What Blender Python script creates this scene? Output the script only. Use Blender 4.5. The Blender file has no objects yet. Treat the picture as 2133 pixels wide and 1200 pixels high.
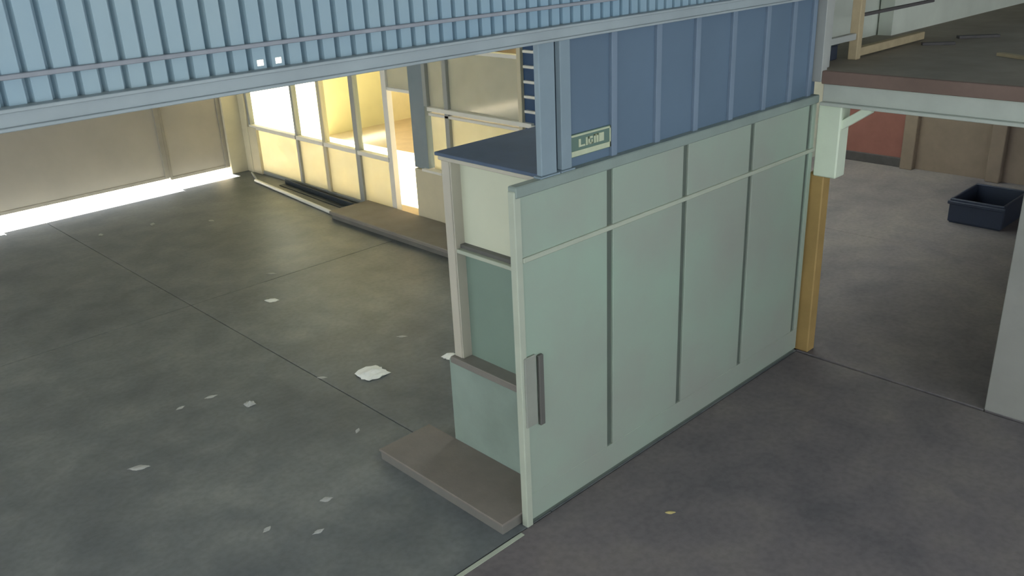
import bpy, bmesh, math, random
from mathutils import Matrix, Vector

scn = bpy.context.scene
col = scn.collection

# ------------------------------------------------------------------ camera
YAW, PITCH, ROLL, FPX, CAM_H = math.radians(46.77), math.radians(22.19), math.radians(-2.609), 1831.0, 4.2
F = Vector((math.cos(YAW) * math.cos(PITCH), math.sin(YAW) * math.cos(PITCH), -math.sin(PITCH)))
R0 = Vector((math.sin(YAW), -math.cos(YAW), 0))
U0 = R0.cross(F)
R = math.cos(ROLL) * R0 + math.sin(ROLL) * U0
U = -math.sin(ROLL) * R0 + math.cos(ROLL) * U0
cd = bpy.data.cameras.new('camera')
cd.sensor_width = 36.0
cd.lens = FPX / 2133.0 * 36.0
cd.clip_start = 0.05
cam = bpy.data.objects.new('camera', cd)
cam.matrix_world = Matrix(((R.x, U.x, -F.x, 0), (R.y, U.y, -F.y, 0), (R.z, U.z, -F.z, CAM_H), (0, 0, 0, 1)))
col.objects.link(cam)
scn.camera = cam

# ------------------------------------------------------------------ light
w = bpy.data.worlds.new('sky')
scn.world = w
w.use_nodes = True
bg = w.node_tree.nodes['Background']
bg.inputs['Color'].default_value = (0.87, 0.94, 1.0, 1)
bg.inputs['Strength'].default_value = 2.5

sd = bpy.data.lights.new('sun_offscreen', 'SUN')
sd.energy = 70.0
sd.color = (1.0, 0.95, 0.86)
sd.angle = math.radians(0.6)
sun = bpy.data.objects.new('sun_offscreen', sd)
sun_dir = Vector((0.06, -1.0, -math.tan(math.radians(17.5)))).normalized()
sun.rotation_euler = (-sun_dir).to_track_quat('Z', 'Y').to_euler()
sun.location = (6, 30, 14)
col.objects.link(sun)

vs = scn.view_settings
vs.view_transform = 'Standard'
vs.look = 'None'
vs.gamma = 1.0
vs.use_curve_mapping = False
vs.exposure = 0.64

# ------------------------------------------------------------------ materials
def srgb(c):
    return tuple(((v / 255) / 12.92 if v / 255 <= 0.04045 else ((v / 255 + 0.055) / 1.055) ** 2.4) for v in c) + (1.0,)


def mat(name, c, rough=0.6, metal=0.0, var=0.10, scale=3.0, bump=0.0, c2=None, spec=0.4):
    """painted / cast surface with soft procedural mottling"""
    m = bpy.data.materials.new(name)
    m.use_nodes = True
    nt = m.node_tree
    b = nt.nodes['Principled BSDF']
    b.inputs['Roughness'].default_value = rough
    b.inputs['Metallic'].default_value = metal
    b.inputs['Specular IOR Level'].default_value = spec
    base = Vector(srgb(c)[:3])
    tc = nt.nodes.new('ShaderNodeTexCoord')
    geo = nt.nodes.new('ShaderNodeNewGeometry')
    n1 = nt.nodes.new('ShaderNodeTexNoise')
    n1.inputs['Scale'].default_value = scale
    n1.inputs['Detail'].default_value = 6
    n1.inputs['Roughness'].default_value = 0.6
    nt.links.new(geo.outputs['Position'], n1.inputs['Vector'])
    r = nt.nodes.new('ShaderNodeValToRGB')
    r.color_ramp.elements[0].position = 0.3
    r.color_ramp.elements[1].position = 0.7
    lo = base * (1 - var)
    hi = Vector(srgb(c2)[:3]) if c2 else base * (1 + var)
    r.color_ramp.elements[0].color = (*lo, 1)
    r.color_ramp.elements[1].color = (*hi, 1)
    nt.links.new(n1.outputs['Fac'], r.inputs['Fac'])
    nt.links.new(r.outputs['Color'], b.inputs['Base Color'])
    if bump:
        bp = nt.nodes.new('ShaderNodeBump')
        bp.inputs['Strength'].default_value = bump
        bp.inputs['Distance'].default_value = 0.02
        n2 = nt.nodes.new('ShaderNodeTexNoise')
        n2.inputs['Scale'].default_value = scale * 8
        n2.inputs['Detail'].default_value = 5
        nt.links.new(geo.outputs['Position'], n2.inputs['Vector'])
        nt.links.new(n2.outputs['Fac'], bp.inputs['Height'])
        nt.links.new(bp.outputs['Normal'], b.inputs['Normal'])
    return m


def concrete(name, c, cdark, clight, rough=0.75, spec=0.35):
    m = bpy.data.materials.new(name)
    m.use_nodes = True
    nt = m.node_tree
    b = nt.nodes['Principled BSDF']
    b.inputs['Roughness'].default_value = rough
    b.inputs['Specular IOR Level'].default_value = spec
    geo = nt.nodes.new('ShaderNodeNewGeometry')
    def noise(s, d=6, dist=0.0):
        n = nt.nodes.new('ShaderNodeTexNoise')
        n.inputs['Scale'].default_value = s
        n.inputs['Detail'].default_value = d
        n.inputs['Distortion'].default_value = dist
        nt.links.new(geo.outputs['Position'], n.inputs['Vector'])
        return n
    big, mid, fine = noise(0.55, 5, 0.6), noise(2.3, 7, 0.3), noise(18, 6)
    r = nt.nodes.new('ShaderNodeValToRGB')
    r.color_ramp.elements[0].position = 0.30
    r.color_ramp.elements[0].color = srgb(cdark)
    r.color_ramp.elements[1].position = 0.72
    r.color_ramp.elements[1].color = srgb(clight)
    e = r.color_ramp.elements.new(0.5)
    e.color = srgb(c)
    a = nt.nodes.new('ShaderNodeMath'); a.operation = 'MULTIPLY_ADD'
    a.inputs[1].default_value = 0.5
    nt.links.new(big.outputs['Fac'], a.inputs[0])
    a2 = nt.nodes.new('ShaderNodeMath'); a2.operation = 'MULTIPLY'
    a2.inputs[1].default_value = 0.5
    nt.links.new(mid.outputs['Fac'], a2.inputs[0])
    nt.links.new(a2.outputs[0], a.inputs[2])
    nt.links.new(a.outputs[0], r.inputs['Fac'])
    mx = nt.nodes.new('ShaderNodeMix'); mx.data_type = 'RGBA'; mx.blend_type = 'MULTIPLY'
    mx.inputs['Factor'].default_value = 0.35
    nt.links.new(r.outputs['Color'], mx.inputs[6])
    rf = nt.nodes.new('ShaderNodeValToRGB')
    rf.color_ramp.elements[0].position = 0.35
    rf.color_ramp.elements[0].color = (0.6, 0.6, 0.6, 1)
    rf.color_ramp.elements[1].position = 0.6
    nt.links.new(fine.outputs['Fac'], rf.inputs['Fac'])
    nt.links.new(rf.outputs['Color'], mx.inputs[7])
    nt.links.new(mx.outputs[2], b.inputs['Base Color'])
    bp = nt.nodes.new('ShaderNodeBump')
    bp.inputs['Strength'].default_value = 0.12
    bp.inputs['Distance'].default_value = 0.01
    nt.links.new(fine.outputs['Fac'], bp.inputs['Height'])
    nt.links.new(bp.outputs['Normal'], b.inputs['Normal'])
    return m


def glass(name, tint, gloss=0.10, haze=0.0, front=0.45):
    """window pane: see-through, with a reflection and a film of dust"""
    m = bpy.data.materials.new(name)
    m.use_nodes = True
    nt = m.node_tree
    nt.nodes.remove(nt.nodes['Principled BSDF'])
    out = nt.nodes['Material Output']
    tr = nt.nodes.new('ShaderNodeBsdfTransparent')
    tr.inputs['Color'].default_value = srgb(tint)
    gl = nt.nodes.new('ShaderNodeBsdfGlossy')
    gl.inputs['Roughness'].default_value = 0.08
    mx = nt.nodes.new('ShaderNodeMixShader')
    mx.inputs['Fac'].default_value = gloss
    nt.links.new(tr.outputs[0], mx.inputs[1])
    nt.links.new(gl.outputs[0], mx.inputs[2])
    last = mx
    if haze:
        tl = nt.nodes.new('ShaderNodeBsdfTranslucent')
        tl.inputs['Color'].default_value = srgb((235, 239, 228))
        df = nt.nodes.new('ShaderNodeBsdfDiffuse')
        df.inputs['Color'].default_value = srgb((190, 190, 182))
        half = nt.nodes.new('ShaderNodeMixShader'); half.inputs['Fac'].default_value = front
        nt.links.new(tl.outputs[0], half.inputs[1]); nt.links.new(df.outputs[0], half.inputs[2])
        m2 = nt.nodes.new('ShaderNodeMixShader')
        geo = nt.nodes.new('ShaderNodeNewGeometry')
        n = nt.nodes.new('ShaderNodeTexNoise'); n.inputs['Scale'].default_value = 2.5
        nt.links.new(geo.outputs['Position'], n.inputs['Vector'])
        mr = nt.nodes.new('ShaderNodeMapRange')
        mr.inputs['To Min'].default_value = max(0, haze - 0.12); mr.inputs['To Max'].default_value = min(1, haze + 0.12)
        nt.links.new(n.outputs['Fac'], mr.inputs['Value'])
        nt.links.new(mr.outputs[0], m2.inputs['Fac'])
        nt.links.new(mx.outputs[0], m2.inputs[1]); nt.links.new(half.outputs[0], m2.inputs[2])
        last = m2
    nt.links.new(last.outputs[0], out.inputs['Surface'])
    return m


M = {
    'hall_floor': concrete('hall_concrete', (106, 112, 114), (84, 91, 95), (131, 135, 134), 0.42, 0.5),
    'near_floor': concrete('near_concrete', (118, 113, 114), (98, 96, 99), (134, 128, 124)),
    'joint': mat('floor_joint', (104, 104, 104), 0.9),
    'yard': mat('yard_ground', (215, 205, 185), 0.9, var=0.08),
    'red_floor': mat('terracotta_floor', (196, 180, 150), 0.5, var=0.08),
    'panel': mat('booth_panel_paint', (158, 164, 154), 0.42, var=0.05, scale=0.9, c2=(156, 177, 161)),
    'mullion': mat('booth_mullion', (92, 102, 94), 0.45, var=0.08),
    'rail': mat('booth_rail', (176, 184, 168), 0.4, var=0.06),
    'toprail': mat('booth_top_rail', (138, 152, 146), 0.4, var=0.08),
    'post': mat('booth_post', (188, 184, 170), 0.4, var=0.05),
    'frosted': mat('booth_frosted_pane', (208, 212, 190), 0.35, var=0.04, scale=1.2),
    'greenpane': mat('booth_green_pane', (128, 148, 136), 0.16, var=0.05, scale=1.2, spec=0.6),
    'sill': mat('booth_sill', (128, 124, 118), 0.4, var=0.1),
    'basewall': mat('booth_base_wall', (140, 156, 146), 0.5, var=0.12, scale=2.5),
    'roof': mat('booth_roof', (80, 97, 120), 0.7, var=0.10),
    'step_top': mat('step_concrete', (124, 118, 111), 0.8, var=0.10, scale=4, bump=0.1),
    'kerb_top': mat('kerb_concrete', (140, 135, 127), 0.8, var=0.10, scale=3, bump=0.1),
    'step_base': mat('step_base', (118, 116, 110), 0.8, var=0.1),
    'lock': mat('lock_metal', (146, 150, 141), 0.45, 0.0),
    'lockdark': mat('lock_bar', (98, 98, 94), 0.5, 0.0),
    'blue_panel': mat('blue_wall_panel', (95, 116, 136), 0.6, var=0.07, scale=1.2),
    'batten': mat('blue_batten', (116, 134, 152), 0.5, var=0.05),
    'column': mat('steel_column', (128, 146, 156), 0.5, var=0.06),
    'beam': mat('steel_beam', (154, 166, 170), 0.5, var=0.08),
    'sheet': mat('corrugated_sheet', (134, 168, 190), 0.5, var=0.12, scale=0.35, c2=(156, 176, 182)),
    'girt': mat('rusty_girt', (142, 148, 156), 0.6, var=0.12, scale=5),
    'gate': mat('gate_sheet', (180, 173, 160), 0.55, var=0.06, scale=1.5),
    'gateseam': mat('gate_stile', (158, 152, 140), 0.55),
    'cream': mat('cream_plaster', (212, 204, 176), 0.7, var=0.05),
    'yellow': mat('yellow_plaster', (248, 240, 196), 0.8, var=0.04),
    'white': mat('white_paint', (236, 234, 224), 0.5, var=0.03),
    'greypost': mat('grey_post', (160, 164, 160), 0.5, var=0.05),
    'bluepost': mat('blue_grey_post', (126, 142, 150), 0.5, var=0.05),
    'louvre': mat('louvre_back', (60, 88, 122), 0.6),
    'deck': mat('mezzanine_deck', (138, 131, 119), 0.75, var=0.2, scale=1.4, bump=0.1),
    'deckedge': mat('mezzanine_edge', (124, 104, 94), 0.75, var=0.14, scale=2),
    'mezzbeam': mat('mezzanine_beam', (188, 194, 184), 0.5, var=0.07),
    'colhead': mat('column_white', (226, 238, 216), 0.5, var=0.04),
    'ochre': mat('column_ochre', (168, 140, 88), 0.6, var=0.12),
    'wood': mat('raw_timber', (166, 152, 122), 0.7, var=0.12, scale=6),
    'darkwood': mat('dark_timber', (78, 76, 76), 0.75, var=0.15, scale=6),
    'greywall': mat('grey_plaster', (152, 152, 146), 0.8, var=0.06),
    'palewall': mat('pale_plaster', (196, 202, 190), 0.85, var=0.10, scale=1.2),
    'redwall': mat('red_plaster', (138, 92, 84), 0.8, var=0.10),
    'brownwall': mat('brown_plaster', (132, 118, 104), 0.8, var=0.10),
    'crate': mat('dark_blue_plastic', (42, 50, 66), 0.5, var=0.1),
    'paper': mat('white_paper', (236, 238, 232), 0.8, var=0.05, scale=12),
    'paperdull': mat('grey_paper', (172, 174, 171), 0.8, var=0.08, scale=12),
    'leaf': mat('yellow_leaf', (190, 176, 120), 0.8, var=0.1, scale=12),
    'tube': mat('white_tube', (240, 238, 226), 0.35, var=0.02),
    'darksteel': mat('dark_steel', (62, 72, 80), 0.5, 0.3),
    'signboard': mat('sign_green', (98, 122, 112), 0.5, var=0.06),
    'signpale': mat('sign_cream', (188, 196, 168), 0.5, var=0.05, scale=20),
    'outerwall': mat('outer_wall', (190, 186, 176), 0.85, var=0.08),
    'glass': glass('clear_glass', (246, 250, 244), 0.06),
    'dusty': glass('dusty_glass', (206, 214, 216), 0.10, 0.66, 0.75),
    'frostglass': glass('frosted_cream_glass', (236, 226, 190), 0.05, 0.86),
}

# ------------------------------------------------------------------ builders
def wloc(o):
    return o['_w'] if o is not None and '_w' in o else (0, 0, 0)


WORLD = {}
def link(o, parent, pos):
    col.objects.link(o)
    if parent is not None:
        o.parent = parent
        p = WORLD[parent.name]
        o.location = (pos[0] - p[0], pos[1] - p[1], pos[2] - p[2])
    else:
        o.location = pos
    WORLD[o.name] = tuple(pos)
    return o


def tag(o, label=None, cat=None, group=None, kind=None):
    if label: o['label'] = label
    if cat: o['category'] = cat
    if group: o['group'] = group
    if kind: o['kind'] = kind
    return o


def empty(name, pos, label=None, cat=None, group=None, kind=None):
    o = bpy.data.objects.new(name, None)
    o.empty_display_size = 0.2
    link(o, None, pos)
    return tag(o, label, cat, group, kind)


CACHE = {}
def boxmesh(sx, sy, sz, m, bev):
    key = (round(sx, 4), round(sy, 4), round(sz, 4), m, bev)
    if key in CACHE:
        return CACHE[key]
    bm = bmesh.new()
    bmesh.ops.create_cube(bm, size=1)
    bmesh.ops.scale(bm, vec=(sx, sy, sz), verts=bm.verts)
    b = min(bev, 0.3 * min(sx, sy, sz))
    if b > 0.0005:
        bmesh.ops.bevel(bm, geom=bm.edges[:], offset=b, segments=1, affect='EDGES', profile=0.5)
    me = bpy.data.meshes.new('block')
    bm.to_mesh(me); bm.free()
    me.materials.append(M[m])
    CACHE[key] = me
    return me


def box(name, x, y, z, m, parent=None, bev=0.004, kind=None):
    me = boxmesh(x[1] - x[0], y[1] - y[0], z[1] - z[0], m, bev)
    o = bpy.data.objects.new(name, me)
    link(o, parent, ((x[0] + x[1]) / 2, (y[0] + y[1]) / 2, (z[0] + z[1]) / 2))
    if kind: o['kind'] = kind
    return o


def bar(name, a, b, wdt, hgt, m, parent=None, bev=0.003):
    a, b = Vector(a), Vector(b)
    d = b - a
    me = boxmesh(d.length, wdt, hgt, m, bev)
    o = bpy.data.objects.new(name, me)
    link(o, parent, tuple((a + b) / 2))
    o.rotation_euler = d.to_track_quat('X', 'Z').to_euler()
    return o


def tube(name, a, b, r, m, parent=None, n=14):
    a, b = Vector(a), Vector(b)
    d = b - a
    bm = bmesh.new()
    bmesh.ops.create_cone(bm, cap_ends=True, segments=n, radius1=r, radius2=r, depth=d.length)
    me = bpy.data.meshes.new('tube')
    bm.to_mesh(me); bm.free()
    for p in me.polygons: p.use_smooth = len(p.vertices) == 4
    me.materials.append(M[m])
    o = bpy.data.objects.new(name, me)
    link(o, parent, tuple((a + b) / 2))
    o.rotation_euler = d.to_track_quat('Z', 'Y').to_euler()
    return o


Y0 = 3.97      # plane of the booth's long wall and of the bulkhead above it
XG = 8.05      # plane of the glazed wall of the far hall
YG = 16.0      # gate plane
YB = 17.4      # far wall of the room behind the glazed wall

# ------------------------------------------------------------------ floors
fl = box('floor', (-6, 24), (-8, 17.4), (-0.30, -0.03), 'joint', None, 0, 'structure')
def slab(x, y, m, top=0.0):
    box('slab', (x[0] + 0.004, x[1] - 0.004), (y[0] + 0.004, y[1] - 0.004), (-0.06, top), m, fl, 0.003)
for xs in ((-6, -0.9), (-0.9, 4.05), (4.05, 8.05)):
    for ys in ((Y0, 10.2), (10.2, YG + 0.05)):
        slab(xs, ys, 'hall_floor')
for xs in ((-6, -0.9), (-0.9, 7.745)):
    for ys in ((-8, -2.0), (-2.0, Y0)):
        slab(xs, ys, 'near_floor')
for ys in ((-8, 2.12), (2.12, 8.0)):
    for xs in ((7.775, 11.6), (11.6, 15.6)):
        slab(xs, ys, 'near_floor')
rf = box('floor_room', (8.06, 16), (8.0, YB), (-0.055, 0.0), 'red_floor', None, 0, 'structure')
yd = box('floor_yard', (-14, 30), (YG + 0.06, 46), (-0.34, -0.02), 'yard', None, 0, 'structure')

# ------------------------------------------------------------------ shell of the building
# outer walls behind and beside the camera, each with an added band of openings letting daylight in
wl = box('wall_left', (-6.2, -6.0), (-8, YG + 0.2), (0, 2.6), 'outerwall', None, 0, 'structure')
box('wall_head', (-6.2, -6.0), (-8, YG + 0.2), (6.0, 7), 'outerwall', wl, 0)
for y in (-7.9, -4, Y0, 8, 12, YG + 0.1):
    box('pier_left_offscreen', (-6.2, -6.0), (y - 0.15, y + 0.15), (2.6, 6.0), 'outerwall', wl, 0)  # solid pier between the out-of-view openings added for daylight
wf = box('wall_front', (-6.2, 16), (-8.2, -8.0), (0, 1.6), 'outerwall', None, 0, 'structure')
box('wall_head', (-6.2, 16), (-8.2, -8.0), (6.0, 7), 'outerwall', wf, 0)
for x in (-6, -1.5, 3, 7.5, 12, 15.8):
    box('pier_front_offscreen', (x - 0.15, x + 0.15), (-8.2, -8.0), (1.6, 6.0), 'outerwall', wf, 0)  # solid pier; openings beside it are added to light camera-facing surfaces
box('wall_right', (15.6, 15.8), (-8, YB), (0, 7), 'brownwall', None, 0, 'structure')
# gate wall: masonry over the gate and the return between gate and glazed wall
box('wall_back', (-6.0, 8.0), (YG, YG + 0.2), (3.02, 6.6), 'cream', None, 0, 'structure')
box('wall_gate_pier', (-6.0, -1.4), (YG, YG + 0.2), (0, 3.02), 'cream', None, 0, 'structure')
pr = box('wall_gate_jamb', (7.64, 8.0), (YG - 0.06, YG + 0.2), (0, 3.02), 'cream', None, 0.006, 'structure')
box('wall_corner', (7.98, 8.12), (YG - 0.28, YB), (0, 6.6), 'cream', None, 0.004, 'structure')
# room behind the glazed wall: yellow back wall with a wide opening to the yard
yw = box('wall_yellow', (10.7, 15.6), (YB, YB + 0.2), (0, 3.3), 'yellow', None, 0, 'structure')
box('lintel', (8.12, 10.7), (YB, YB + 0.2), (2.75, 3.3), 'yellow', yw, 0)
box('wall_divider', (8.1, 15.6), (7.80, 8.0), (0, 6.6), 'palewall', None, 0, 'structure')
cr_ = empty('ceiling_room', (12, 12, 3.3), kind='structure')
box('roof_panel', (8.12, 15.6), (8.0, YB + 0.2), (3.3, 3.42), 'white', cr_, 0)
def roof(name, x, y):
    c = empty(name, ((x[0] + x[1]) / 2, (y[0] + y[1]) / 2, 6.6), kind='structure')
    box('roof_panel', x, y, (6.6, 6.7), 'outerwall', c, 0)
roof('ceiling_hall', (-6.2, 8.2), (Y0 + 0.1, YG + 0.2))
roof('ceiling_near', (-6.2, 7.7), (-8.2, Y0 + 0.1))
roof('ceiling_upper', (7.7, 15.8), (-8.2, 5.5))
box('wall_glazed_upper', (XG, XG + 0.12), (7.0, YG), (2.95, 6.6), 'palewall', None, 0, 'structure')

# ------------------------------------------------------------------ gate, raised a hand above the floor
gate = empty('door_1', (3.1, YG + 0.05, 0.2), kind='structure')
gx = [7.65, 6.44, 3.35, 0.3, -1.45]
for i in range(4):
    x1, x0 = gx[i], gx[i + 1]
    zb = 0.13 + 0.012 * (7.62 - x0)
    box('gate_panel', (x0 + 0.002, x1 - 0.002), (YG + 0.03, YG + 0.06), (zb, 3.03), 'gate', gate, 0.004)
    box('gate_stile', (x1 - 0.09, x1 - 0.0), (YG + 0.0, YG + 0.075), (zb, 3.03), 'gateseam', gate, 0.004)
    box('gate_stile', (x0 + 0.0, x0 + 0.05), (YG + 0.01, YG + 0.075), (zb, 3.03), 'gateseam', gate, 0.004)
    box('bottom_bar', (x0 + 0.01, x1 - 0.01), (YG + 0.02, YG + 0.07), (zb - 0.02, zb + 0.04), 'gateseam', gate, 0.004)
# ------------------------------------------------------------------ glazed wall of the far hall
gw = empty('wall_glazed', (XG, 12, 0), kind='structure')
def gpart(name, y, z, m, d0=0.0, d1=0.05, bev=0.004):
    return box(name, (XG + d0, XG + d1), y, z, m, gw, bev)
mull = [15.70, 14.0, 13.1, 12.1, 11.2]
mm = ['greypost', 'greypost', 'cream', 'greypost', 'white']
for i, y in enumerate(mull):
    wdt = [0.05, 0.035, 0.05, 0.06, 0.06][i]
    gpart('mullion', (y - wdt, y + wdt), (0.06, 2.95), mm[i], -0.03, 0.07)
for a, b in zip(mull[:-1], mull[1:]):
    gpart('frosted_panel', (b + 0.04, a - 0.04), (0.06, 0.88), 'frostglass', 0.01, 0.02, 0)
    gpart('pane', (b + 0.04, a - 0.04), (0.94, 2.90), 'glass', 0.01, 0.018, 0)
    gpart('mid_rail', (b + 0.02, a - 0.02), (0.87, 0.94), 'white', -0.05, 0.06)
gpart('corner_panel', (15.42, 15.74), (0.0, 0.90), 'cream', -0.06, 0.0)
gpart('base_rail', (11.15, 15.70), (0.0, 0.06), 'greypost', -0.02, 0.06)
gpart('head_rail', (7.9, 15.75), (2.90, 2.96), 'greypost', -0.03, 0.07)
# doorway with a transom light
gpart('transom_rail', (10.56, 11.14), (2.0, 2.05), 'white', -0.02, 0.06)
gpart('pane', (10.56, 11.14), (2.05, 2.90), 'dusty', 0.01, 0.018, 0)
# bay right of the doorway: solid dado, two storeys of windows
gpart('door_post', (10.22, 10.56), (0.9, 2.95), 'bluepost', -0.04, 0.10)
gpart('post_edge', (10.14, 10.22), (1.86, 2.95), 'greypost', -0.05, 0.08)
gpart('dado_panel', (7.9, 10.56), (0.0, 0.88), 'cream', -0.048, 0.06)
gpart('sill', (9.86, 10.32), (0.88, 0.92), 'white', -0.10, 0.06)
gpart('sill', (7.9, 9.86), (0.88, 0.92), 'greypost', -0.04, 0.06)
gpart('mullion', (9.68, 9.77), (0.92, 2.95), 'greypost', -0.04, 0.07)
gpart('window_rail', (8.0, 10.14), (1.80, 1.86), 'white', -0.06, 0.06)
gpart('window_rail', (8.0, 10.14), (1.73, 1.77), 'white', -0.04, 0.06)
gpart('pane', (9.77, 10.14), (0.92, 1.73), 'frostglass', 0.01, 0.018, 0)
gpart('pane', (8.24, 9.68), (0.92, 1.73), 'frostglass', 0.01, 0.018, 0)
gpart('pane', (9.77, 10.14), (1.86, 2.90), 'dusty', 0.01, 0.018, 0)
gpart('pane', (8.24, 9.68), (1.86, 2.66), 'dusty', 0.01, 0.018, 0)
gpart('pane', (8.30, 9.68), (2.71, 2.90), 'glass', 0.01, 0.018, 0)
gpart('transom_rail', (8.24, 9.68), (2.66, 2.71), 'white', -0.04, 0.06)
gpart('mullion', (8.17, 8.24), (0.92, 2.95), 'cream', -0.05, 0.06)
gpart('louvre_back', (7.45, 8.17), (0.92, 2.95), 'louvre', 0.0, 0.04)
for k in range(7):
    zz = 1.80 + 0.19 * k - 0.0
    o = gpart('louvre_slat', (7.45, 8.13), (zz, zz + 0.035), 'white', -0.05, 0.0)
gpart('dado_panel', (7.0, 7.9), (0.0, 0.92), 'cream', -0.02, 0.06)

# raised kerb in front of the glazed wall
pl = empty('concrete_kerb', (7.7, 9.5, 0), 'low concrete kerb along the foot of the glazed wall beside the doorway', 'kerb')
box('kerb_top', (7.22, 8.0), (6.2, 11.9), (0.07, 0.13), 'kerb_top', pl, 0.012)
box('kerb_base', (7.25, 7.995), (6.22, 11.87), (0.0, 0.075), 'step_base', pl, 0.004)

# ------------------------------------------------------------------ bulkhead: beam, corrugated sheets, girt
bk = empty('wall_bulkhead', (2, Y0 + 0.06, 3.6), kind='structure')
def sheet(i0, n):
    """one corrugated sheet: n ribs, 0.1 m pitch, flats towards the camera"""
    prof = []          # x, y of the profile; flat centred on 2.12 + 0.1 i
    for i in range(i0, i0 + n):
        c = 2.15 + 0.1 * i
        prof += [(c - 0.043, 0.045), (c - 0.034, 0.0), (c - 0.014, 0.0), (c + 0.020, 0.0), (c + 0.034, 0.0), (c + 0.043, 0.045), (c + 0.0572, 0.0451)]
    zs = [3.60, 3.637, 3.664, 6.6]
    vs, fs = [], []
    for z in zs:
        vs += [(x, y, z) for x, y in prof]
    L = len(prof)
    for r in range(3):
        for k in range(L - 1):
            rib = i0 + k // 7
            if r == 1 and rib in (0, 1) and k % 7 == 2:
                continue               # daylight gap between sheet and beam
            a = r * L + k
            if prof[k][0] == prof[k + 1][0]:
                continue
            fs.append((a, a + 1, a + 1 + L, a + L))
    me = bpy.data.meshes.new('corrugated_sheet')
    cx = prof[0][0]
    me.from_pydata([(x - cx, y, z - 3.6) for x, y, z in vs], [], fs)
    me.materials.append(M['sheet'])
    o = bpy.data.objects.new('corrugated_sheet', me)
    link(o, bk, (cx, Y0 + 0.03, 3.6))
for s in range(-8, 13):
    sheet(s * 10, 10)
box('girt', (-6, 15.6), (Y0 - 0.005, Y0 + 0.03), (3.727, 3.747), 'girt', bk, 0.003)
bm_ = empty('steel_beam', (2, Y0, 3.535), kind='structure')
box('web', (-6, 7.74), (Y0 - 0.02, Y0 + 0.04), (3.545, 3.61), 'beam', bm_, 0.003)
box('flange', (-6, 7.74), (Y0 - 0.045, Y0 + 0.05), (3.605, 3.622), 'beam', bm_, 0.003)
box('flange', (-6, 7.74), (Y0 - 0.045, Y0 + 0.05), (3.532, 3.548), 'beam', bm_, 0.003)

# ------------------------------------------------------------------ blue boarded wall over the booth
uw = empty('wall_upper', (6, Y0 + 0.06, 2.66), kind='structure')
bx = [4.40, 4.83, 5.34, 5.83, 6.33, 6.84, 7.27, 7.62]
for a, b in zip(bx[:-1], bx[1:]):
    box('panel', (a, b), (Y0 + 0.05, Y0 + 0.08), (2.655, 3.54), 'blue_panel', uw, 0.002)
box('panel', (4.22, 4.40), (Y0 + 0.06, Y0 + 0.09), (2.655, 3.54), 'blue_panel', uw, 0.002)
for x in bx[1:]:
    box('batten', (x - 0.03, x + 0.03), (Y0 + 0.025, Y0 + 0.055), (2.655, 3.54), 'batten', uw, 0.003)
box('panel', (7.62, 7.76), (Y0 + 0.05, Y0 + 0.08), (2.655, 3.6), 'blue_panel', uw, 0.002)
def column(x, wdt, d):
    c = empty('steel_column', (x, Y0 + 0.03, 2.66), kind='structure')
    box('web', (x - wdt / 2, x + wdt / 2), (Y0 + 0.0, Y0 + d), (2.672, 3.54), 'column', c, 0.006)
    box('base_plate', (x - wdt / 2 - 0.02, x + wdt / 2 + 0.02), (Y0 - 0.01, Y0 + d + 0.01), (2.66, 2.672), 'column', c, 0.002)
column(4.125, 0.15, 0.05)
column(4.30, 0.10, 0.05)
ep = box('trim_1', (7.70, 7.80), (Y0 - 0.04, Y0 + 0.06), (2.78, 6.4), 'greypost', None, 0.005, 'structure')

# sign on the blue wall
sg = empty('notice_board', (4.60, Y0 + 0.04, 2.72), 'small green notice with cream lettering on the blue boarded wall', 'sign')
box('board', (4.375, 4.80), (Y0 + 0.036, Y0 + 0.05), (2.725, 2.885), 'signboard', sg, 0.002)
yy = (Y0 + 0.031, Y0 + 0.037)
box('border', (4.38, 4.795), yy, (2.868, 2.88), 'signpale', sg, 0)
box('border', (4.785, 4.795), yy, (2.73, 2.88), 'signpale', sg, 0)
box('lower_band', (4.38, 4.795), yy, (2.732, 2.768), 'signpale', sg, 0)
for x0, x1, z0, z1 in ((4.455, 4.475, 2.79, 2.845), (4.475, 4.52, 2.79, 2.802), (4.53, 4.545, 2.79, 2.845), (4.555, 4.60, 2.83, 2.845), (4.555, 4.60, 2.79, 2.802), (4.555, 4.57, 2.79, 2.845), (4.585, 4.60, 2.79, 2.82), (4.615, 4.632, 2.79, 2.852), (4.64, 4.66, 2.79, 2.852), (4.615, 4.66, 2.84, 2.852), (4.67, 4.72, 2.79, 2.85)):
    box('lettering', (x0, x1), yy, (z0, z1), 'signpale', sg, 0)

# ------------------------------------------------------------------ office booth
bo = empty('office_booth', (5.75, 4.5, 0), 'pale green panelled office booth with narrow windowed end and dark flat roof', 'booth')
XL, XR = 3.785, 7.74
T = (Y0, Y0 + 0.05)
box('corner_post', (XL - 0.012, XL + 0.05), (Y0 - 0.012, Y0 + 0.05), (0.0, 2.63), 'rail', bo, 0.006)
mx = [4.75, 5.68, 6.65, 7.64]
edges = [XL + 0.05] + mx + [XR]
for i in range(len(edges) - 1):
    a = edges[i] + (0.033 if i else 0)
    b = edges[i + 1] - (0.033 if i < 4 else 0)
    box('lower_panel', (a, b), T, (0.27, 2.125), 'panel', bo, 0.004)
    box('upper_panel', (a, b), T, (2.155, 2.585), 'panel', bo, 0.004)
for x in mx:
    box('mullion', (x - 0.033, x + 0.033), (Y0 + 0.018, Y0 + 0.05), (0.27, 2.12), 'mullion', bo, 0.002)
    box('mullion', (x - 0.033, x + 0.033), (Y0 + 0.018, Y0 + 0.05), (2.155, 2.585), 'mullion', bo, 0.002)
box('kick_panel', (XL + 0.05, XR), (Y0 + 0.001, Y0 + 0.05), (0.04, 0.27), 'panel', bo, 0.003)
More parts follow.
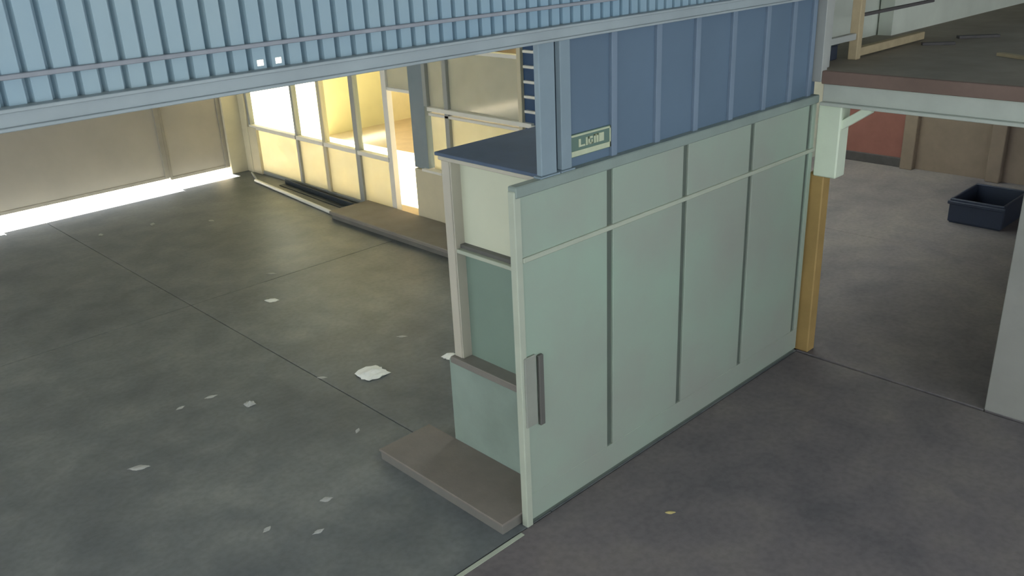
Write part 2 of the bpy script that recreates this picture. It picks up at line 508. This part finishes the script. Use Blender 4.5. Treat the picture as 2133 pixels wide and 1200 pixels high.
box('plinth', (XL + 0.02, XR), (Y0 + 0.018, Y0 + 0.05), (0.0, 0.042), 'mullion', bo, 0)
box('middle_rail', (XL + 0.05, XR), (Y0 - 0.018, Y0 + 0.04), (2.122, 2.158), 'rail', bo, 0.006)
box('top_rail', (XL, XR), (Y0 - 0.022, Y0 + 0.06), (2.583, 2.66), 'toprail', bo, 0.008)
lp = box('lock_plate', (3.80, 3.915), (Y0 - 0.024, Y0 + 0.0), (0.86, 1.42), 'lock', bo, 0.006)
box('lock_bar', (3.935, 3.985), (Y0 - 0.03, Y0 + 0.0), (0.83, 1.40), 'lockdark', bo, 0.006)
# narrow end with the window
XE = 4.16
box('base_wall', (XE - 0.02, XE + 0.12), (Y0 + 0.05, 5.22), (0.09, 0.885), 'basewall', bo, 0.01)
box('window_sill', (XE - 0.07, XE + 0.14), (Y0 + 0.05, 5.14), (0.885, 0.945), 'sill', bo, 0.008)
box('end_post', (XE - 0.03, XE + 0.11), (5.03, 5.12), (0.945, 2.60), 'post', bo, 0.004)
box('inner_jamb', (XE - 0.022, XE + 0.11), (5.018, 5.03), (0.945, 2.60), 'post', bo, 0.002)
box('inner_jamb', (XE - 0.02, XE + 0.11), (Y0 + 0.05, Y0 + 0.07), (0.945, 2.60), 'post', bo, 0.002)
box('frosted_pane', (XE + 0.07, XE + 0.08), (Y0 + 0.07, 5.018), (1.93, 2.60), 'frosted', bo, 0)
box('window_pane', (XE + 0.07, XE + 0.08), (Y0 + 0.07, 5.018), (0.945, 1.87), 'greenpane', bo, 0)
box('window_rail', (XE - 0.02, XE + 0.10), (Y0 + 0.07, 5.018), (1.868, 1.90), 'rail', bo, 0.004)
box('track', (XE + 0.02, XE + 0.10), (Y0 + 0.07, 5.018), (1.90, 1.932), 'lockdark', bo, 0.003)
box('roof_trim', (XE - 0.035, XE + 0.10), (Y0 + 0.06, 5.15), (2.60, 2.632), 'post', bo, 0.004)
box('roof', (XE - 0.04, XR), (Y0 + 0.062, 5.18), (2.632, 2.658), 'roof', bo, 0.003)
box('rear_wall', (XE + 0.11, XR), (5.08, 5.12), (0.0, 2.632), 'panel', bo, 0)

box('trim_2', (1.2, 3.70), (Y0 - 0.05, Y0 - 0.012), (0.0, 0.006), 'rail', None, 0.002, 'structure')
# step in front of the booth's window
st = empty('concrete_step', (3.86, 4.7, 0), 'brown topped concrete step under the window at the narrow end of the booth', 'step')
box('step_top', (3.58, XE - 0.015), (Y0 + 0.06, 5.58), (0.078, 0.10), 'step_top', st, 0.01)
box('step_base', (3.59, XE - 0.02), (Y0 + 0.07, 5.565), (0.0, 0.08), 'step_base', st, 0.004)

# ------------------------------------------------------------------ mezzanine
mz = empty('ceiling_mezzanine', (9, 2, 2.88), kind='structure')
box('deck', (7.76, 15.6), (-8, 4.85), (2.80, 2.88), 'deck', mz, 0)
box('edge_board', (7.71, 7.76), (-8, Y0 - 0.04), (2.765, 2.882), 'deckedge', mz, 0.005)
box('edge_beam', (7.75, 7.88), (-8, Y0 - 0.045), (2.60, 2.765), 'mezzbeam', mz, 0.004)
box('beam_flange', (7.70, 7.90), (-8, Y0 - 0.045), (2.57, 2.60), 'mezzbeam', mz, 0.004)
cl = empty('support_column', (7.86, 3.9, 0), 'slim column with ochre shaft and thick white head carrying the mezzanine beam', 'column')
box('shaft', (7.79, 7.93), (3.86, 4.02), (0.0, 1.90), 'ochre', cl, 0.01)
box('head', (7.765, 7.95), (3.735, 3.965), (1.88, 2.572), 'colhead', cl, 0.012)
bar('knee_brace', (7.83, 3.78, 2.36), (7.83, 3.49, 2.56), 0.07, 0.075, 'colhead', cl, 0.006)
box('wall_side', (7.775, 7.92), (0.3, 2.12), (0, 2.57), 'greywall', None, 0.006, 'structure')
# room under the mezzanine
bw = empty('wall_room', (15.55, 5, 0), kind='structure')
box('red_panel', (15.5, 15.58), (6.15, 7.8), (0.0, 2.8), 'redwall', bw, 0)
box('brown_panel', (15.5, 15.58), (-8, 6.15), (0.0, 2.8), 'brownwall', bw, 0)
for y in (6.12, 4.7):
    box('pilaster', (15.36, 15.5), (y - 0.11, y + 0.11), (0, 2.8), 'brownwall', bw, 0.01)
box('skirting', (15.44, 15.5), (6.25, 7.8), (0, 0.16), 'darkwood', bw, 0.006)
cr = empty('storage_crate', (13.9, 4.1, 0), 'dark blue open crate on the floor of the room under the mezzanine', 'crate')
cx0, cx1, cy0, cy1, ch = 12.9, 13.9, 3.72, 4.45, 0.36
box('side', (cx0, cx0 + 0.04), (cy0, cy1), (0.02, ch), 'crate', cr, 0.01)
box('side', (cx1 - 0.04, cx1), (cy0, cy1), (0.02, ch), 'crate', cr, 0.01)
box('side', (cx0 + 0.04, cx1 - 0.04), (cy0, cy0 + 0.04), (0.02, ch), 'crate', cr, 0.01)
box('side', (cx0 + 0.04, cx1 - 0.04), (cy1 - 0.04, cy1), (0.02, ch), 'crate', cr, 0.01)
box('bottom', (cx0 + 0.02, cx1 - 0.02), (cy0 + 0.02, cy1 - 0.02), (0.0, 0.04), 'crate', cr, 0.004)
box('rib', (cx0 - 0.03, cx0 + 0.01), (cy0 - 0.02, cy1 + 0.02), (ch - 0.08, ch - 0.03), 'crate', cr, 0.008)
# things on the mezzanine
box('wall_mezzanine', (10.4, 15.6), (4.50, 4.66), (2.88, 6.4), 'palewall', None, 0, 'structure')
box('wall_stair', (8.17, 15.6), (4.68, 4.78), (2.88, 6.6), 'palewall', None, 0, 'structure')
rl = empty('timber_railing', (9.2, 4.05, 2.88), 'raw timber railing with upright post on the edge of the mezzanine deck', 'railing')
box('post', (8.47, 8.56), (3.98, 4.07), (2.88, 4.2), 'wood', rl, 0.006)
box('post', (7.86, 7.94), (3.98, 4.06), (2.88, 4.2), 'greypost', rl, 0.006)
box('bottom_rail', (8.56, 10.1), (4.0, 4.08), (2.90, 2.98), 'wood', rl, 0.006)
box('upper_rail', (8.56, 10.3), (4.02, 4.06), (3.27, 3.30), 'darkwood', rl, 0.004)
box('short_rail', (7.94, 8.47), (4.0, 4.06), (3.07, 3.13), 'greypost', rl, 0.004)

bar('plank', (9.75, 3.88, 2.895), (9.95, 3.62, 2.895), 0.06, 0.03, 'darkwood')
tag(bpy.data.objects['plank'], 'short dark stick lying on the deck close to the timber railing', 'stick')
o = bar('plank', (10.45, 3.78, 2.895), (10.75, 3.46, 2.895), 0.08, 0.03, 'darkwood')
tag(o, 'dark stick lying on the deck before the white wall', 'stick')
o = bar('plank', (9.35, 2.98, 2.895), (8.95, 2.2, 2.895), 0.07, 0.03, 'wood')
tag(o, 'long pale batten lying on the deck away from the railing', 'batten')

bb = empty('blue_box', (8.2, 4.35, 2.88), 'dark blue box on the mezzanine deck behind the timber railing', 'box')
box('body', (8.0, 8.42), (4.15, 4.6), (2.88, 3.02), 'crate', bb, 0.01)
box('lid', (7.99, 8.43), (4.14, 4.61), (3.02, 3.05), 'darksteel', bb, 0.006)

# ------------------------------------------------------------------ things on the hall floor
o = tube('tube', (7.62, 15.0, 0.032), (7.37, 12.02, 0.032), 0.032, 'tube')
tag(o, 'long white tube lying on the floor along the glazed wall', 'tube')
o = tube('tube', (7.90, 15.65, 0.022), (7.66, 15.03, 0.022), 0.02, 'greypost')
tag(o, 'dull grey tube end on to the white tube by the gate jamb', 'tube')
an = empty('steel_angle', (7.78, 13.2, 0), 'dark steel angle bar lying on the floor beside the white tube', 'steel bar')
bar('flange', (7.84, 14.4, 0.008), (7.72, 11.98, 0.008), 0.14, 0.012, 'darksteel', an)
bar('flange', (7.90, 14.4, 0.05), (7.78, 11.98, 0.05), 0.012, 0.09, 'darksteel', an)

def paper(x, y, lx, ly, seed, m, label, hgt=0.03, rz=0.0, cat='paper'):
    """crumpled scrap: irregular outline, folded relief"""
    rnd = random.Random(seed)
    nx, ny = 9, 7
    vs, fs = [], []
    fold = [(rnd.uniform(-1, 1), rnd.uniform(-1, 1), rnd.uniform(2, 5), rnd.uniform(0, 6)) for _ in range(4)]
    for j in range(ny):
        for i in range(nx):
            u, v = i / (nx - 1) * 2 - 1, j / (ny - 1) * 2 - 1
            sx_ = (1.0 - 0.42 * abs(v)) + rnd.uniform(-0.07, 0.07)
            sy_ = (1.0 - 0.55 * abs(u) ** 1.5) + rnd.uniform(-0.07, 0.07)
            h = sum(abs(math.sin(a * c * u + b * c * v + d)) for a, b, c, d in fold) / 4
            h *= (1 - 0.75 * max(abs(u), abs(v)) ** 2)
            vs.append((u * sx_ * lx / 2 + rnd.uniform(-.03, .03) * lx, v * sy_ * ly / 2 + rnd.uniform(-.03, .03) * ly, 0.002 + hgt * h + rnd.uniform(0, 0.08) * hgt))
    for j in range(ny - 1):
        for i in range(nx - 1):
            a = j * nx + i
            fs.append((a, a + 1, a + 1 + nx, a + nx))
    z0 = min(v[2] for v in vs)
    me = bpy.data.meshes.new('paper_scrap')
    me.from_pydata([(a, b, c - z0) for a, b, c in vs], [], fs)
    me.materials.append(M[m])
    o = bpy.data.objects.new('paper_scrap' if cat == 'paper' else 'dry_leaf', me)
    link(o, None, (x, y, 0.0005))
    o.rotation_euler.z = rz
    so = o.modifiers.new('thickness', 'SOLIDIFY'); so.thickness = 0.001; so.offset = 1
    return tag(o, label, cat, 'litter on the hall floor')

A = math.radians(-45)
paper(4.48, 6.94, 0.40, 0.34, 1, 'paper', 'large crumpled white sheet of paper on the open floor before the booth', 0.06, A)
paper(5.27, 6.62, 0.20, 0.16, 2, 'paper', 'white paper scrap right beside the windowed end of the booth', 0.05, A)
paper(4.81, 9.54, 0.20, 0.14, 3, 'paper', 'bright white paper scrap beside the crossing of the floor joints', 0.02, A)
paper(3.29, 7.32, 0.13, 0.12, 4, 'paperdull', 'round greyish paper ball on the floor far from the booth', 0.05, A)
paper(5.24, 7.42, 0.13, 0.05, 5, 'paperdull', 'thin pale strip of paper behind the large crumpled sheet', 0.01, A)
tiny = ((4.08, 7.26, .12, .05, 'tiny pale scrap on the floor joint near the large crumpled sheet'),
        (2.93, 5.42, .11, .07, 'small bent pale scrap on the floor out from the concrete step'),
        (2.66, 5.11, .10, .05, 'small flat pale scrap in line with the long booth wall'),
        (2.40, 5.43, .09, .05, 'faint tiny scrap beside the small flat pale scrap'),
        (3.72, 6.11, .10, .04, 'thin pale sliver of litter just behind the concrete step'),
        (5.19, 13.99, .17, .08, 'pale scrap on the floor before the middle of the gate'),
        (4.41, 14.12, .15, .08, 'dull scrap on the floor close to the sunlit strip under the gate'),
        (5.91, 13.38, .14, .07, 'faint scrap on the floor between the gate and the white tube'),
        (5.30, 10.4, .16, .05, 'narrow faint scrap just beyond the cross joint in the floor'),
        (2.07, 7.04, .2, .09, 'long pale sheet of litter on the bare floor far from the booth'),
        (3.10, 7.76, .14, .06, 'small pale strip near the round greyish paper ball'),
        (2.79, 7.78, .1, .05, 'tiny fleck of litter beyond the round greyish paper ball'))
for k, (x, y, a, b, lab) in enumerate(tiny):
    paper(x, y, a, b, 20 + k, 'paperdull', lab, 0.012, A + k * 0.37)
paper(4.65, 3.29, 0.09, 0.04, 50, 'leaf', 'small yellowish dry leaf on the floor in front of the long booth wall', 0.012, A, 'leaf')
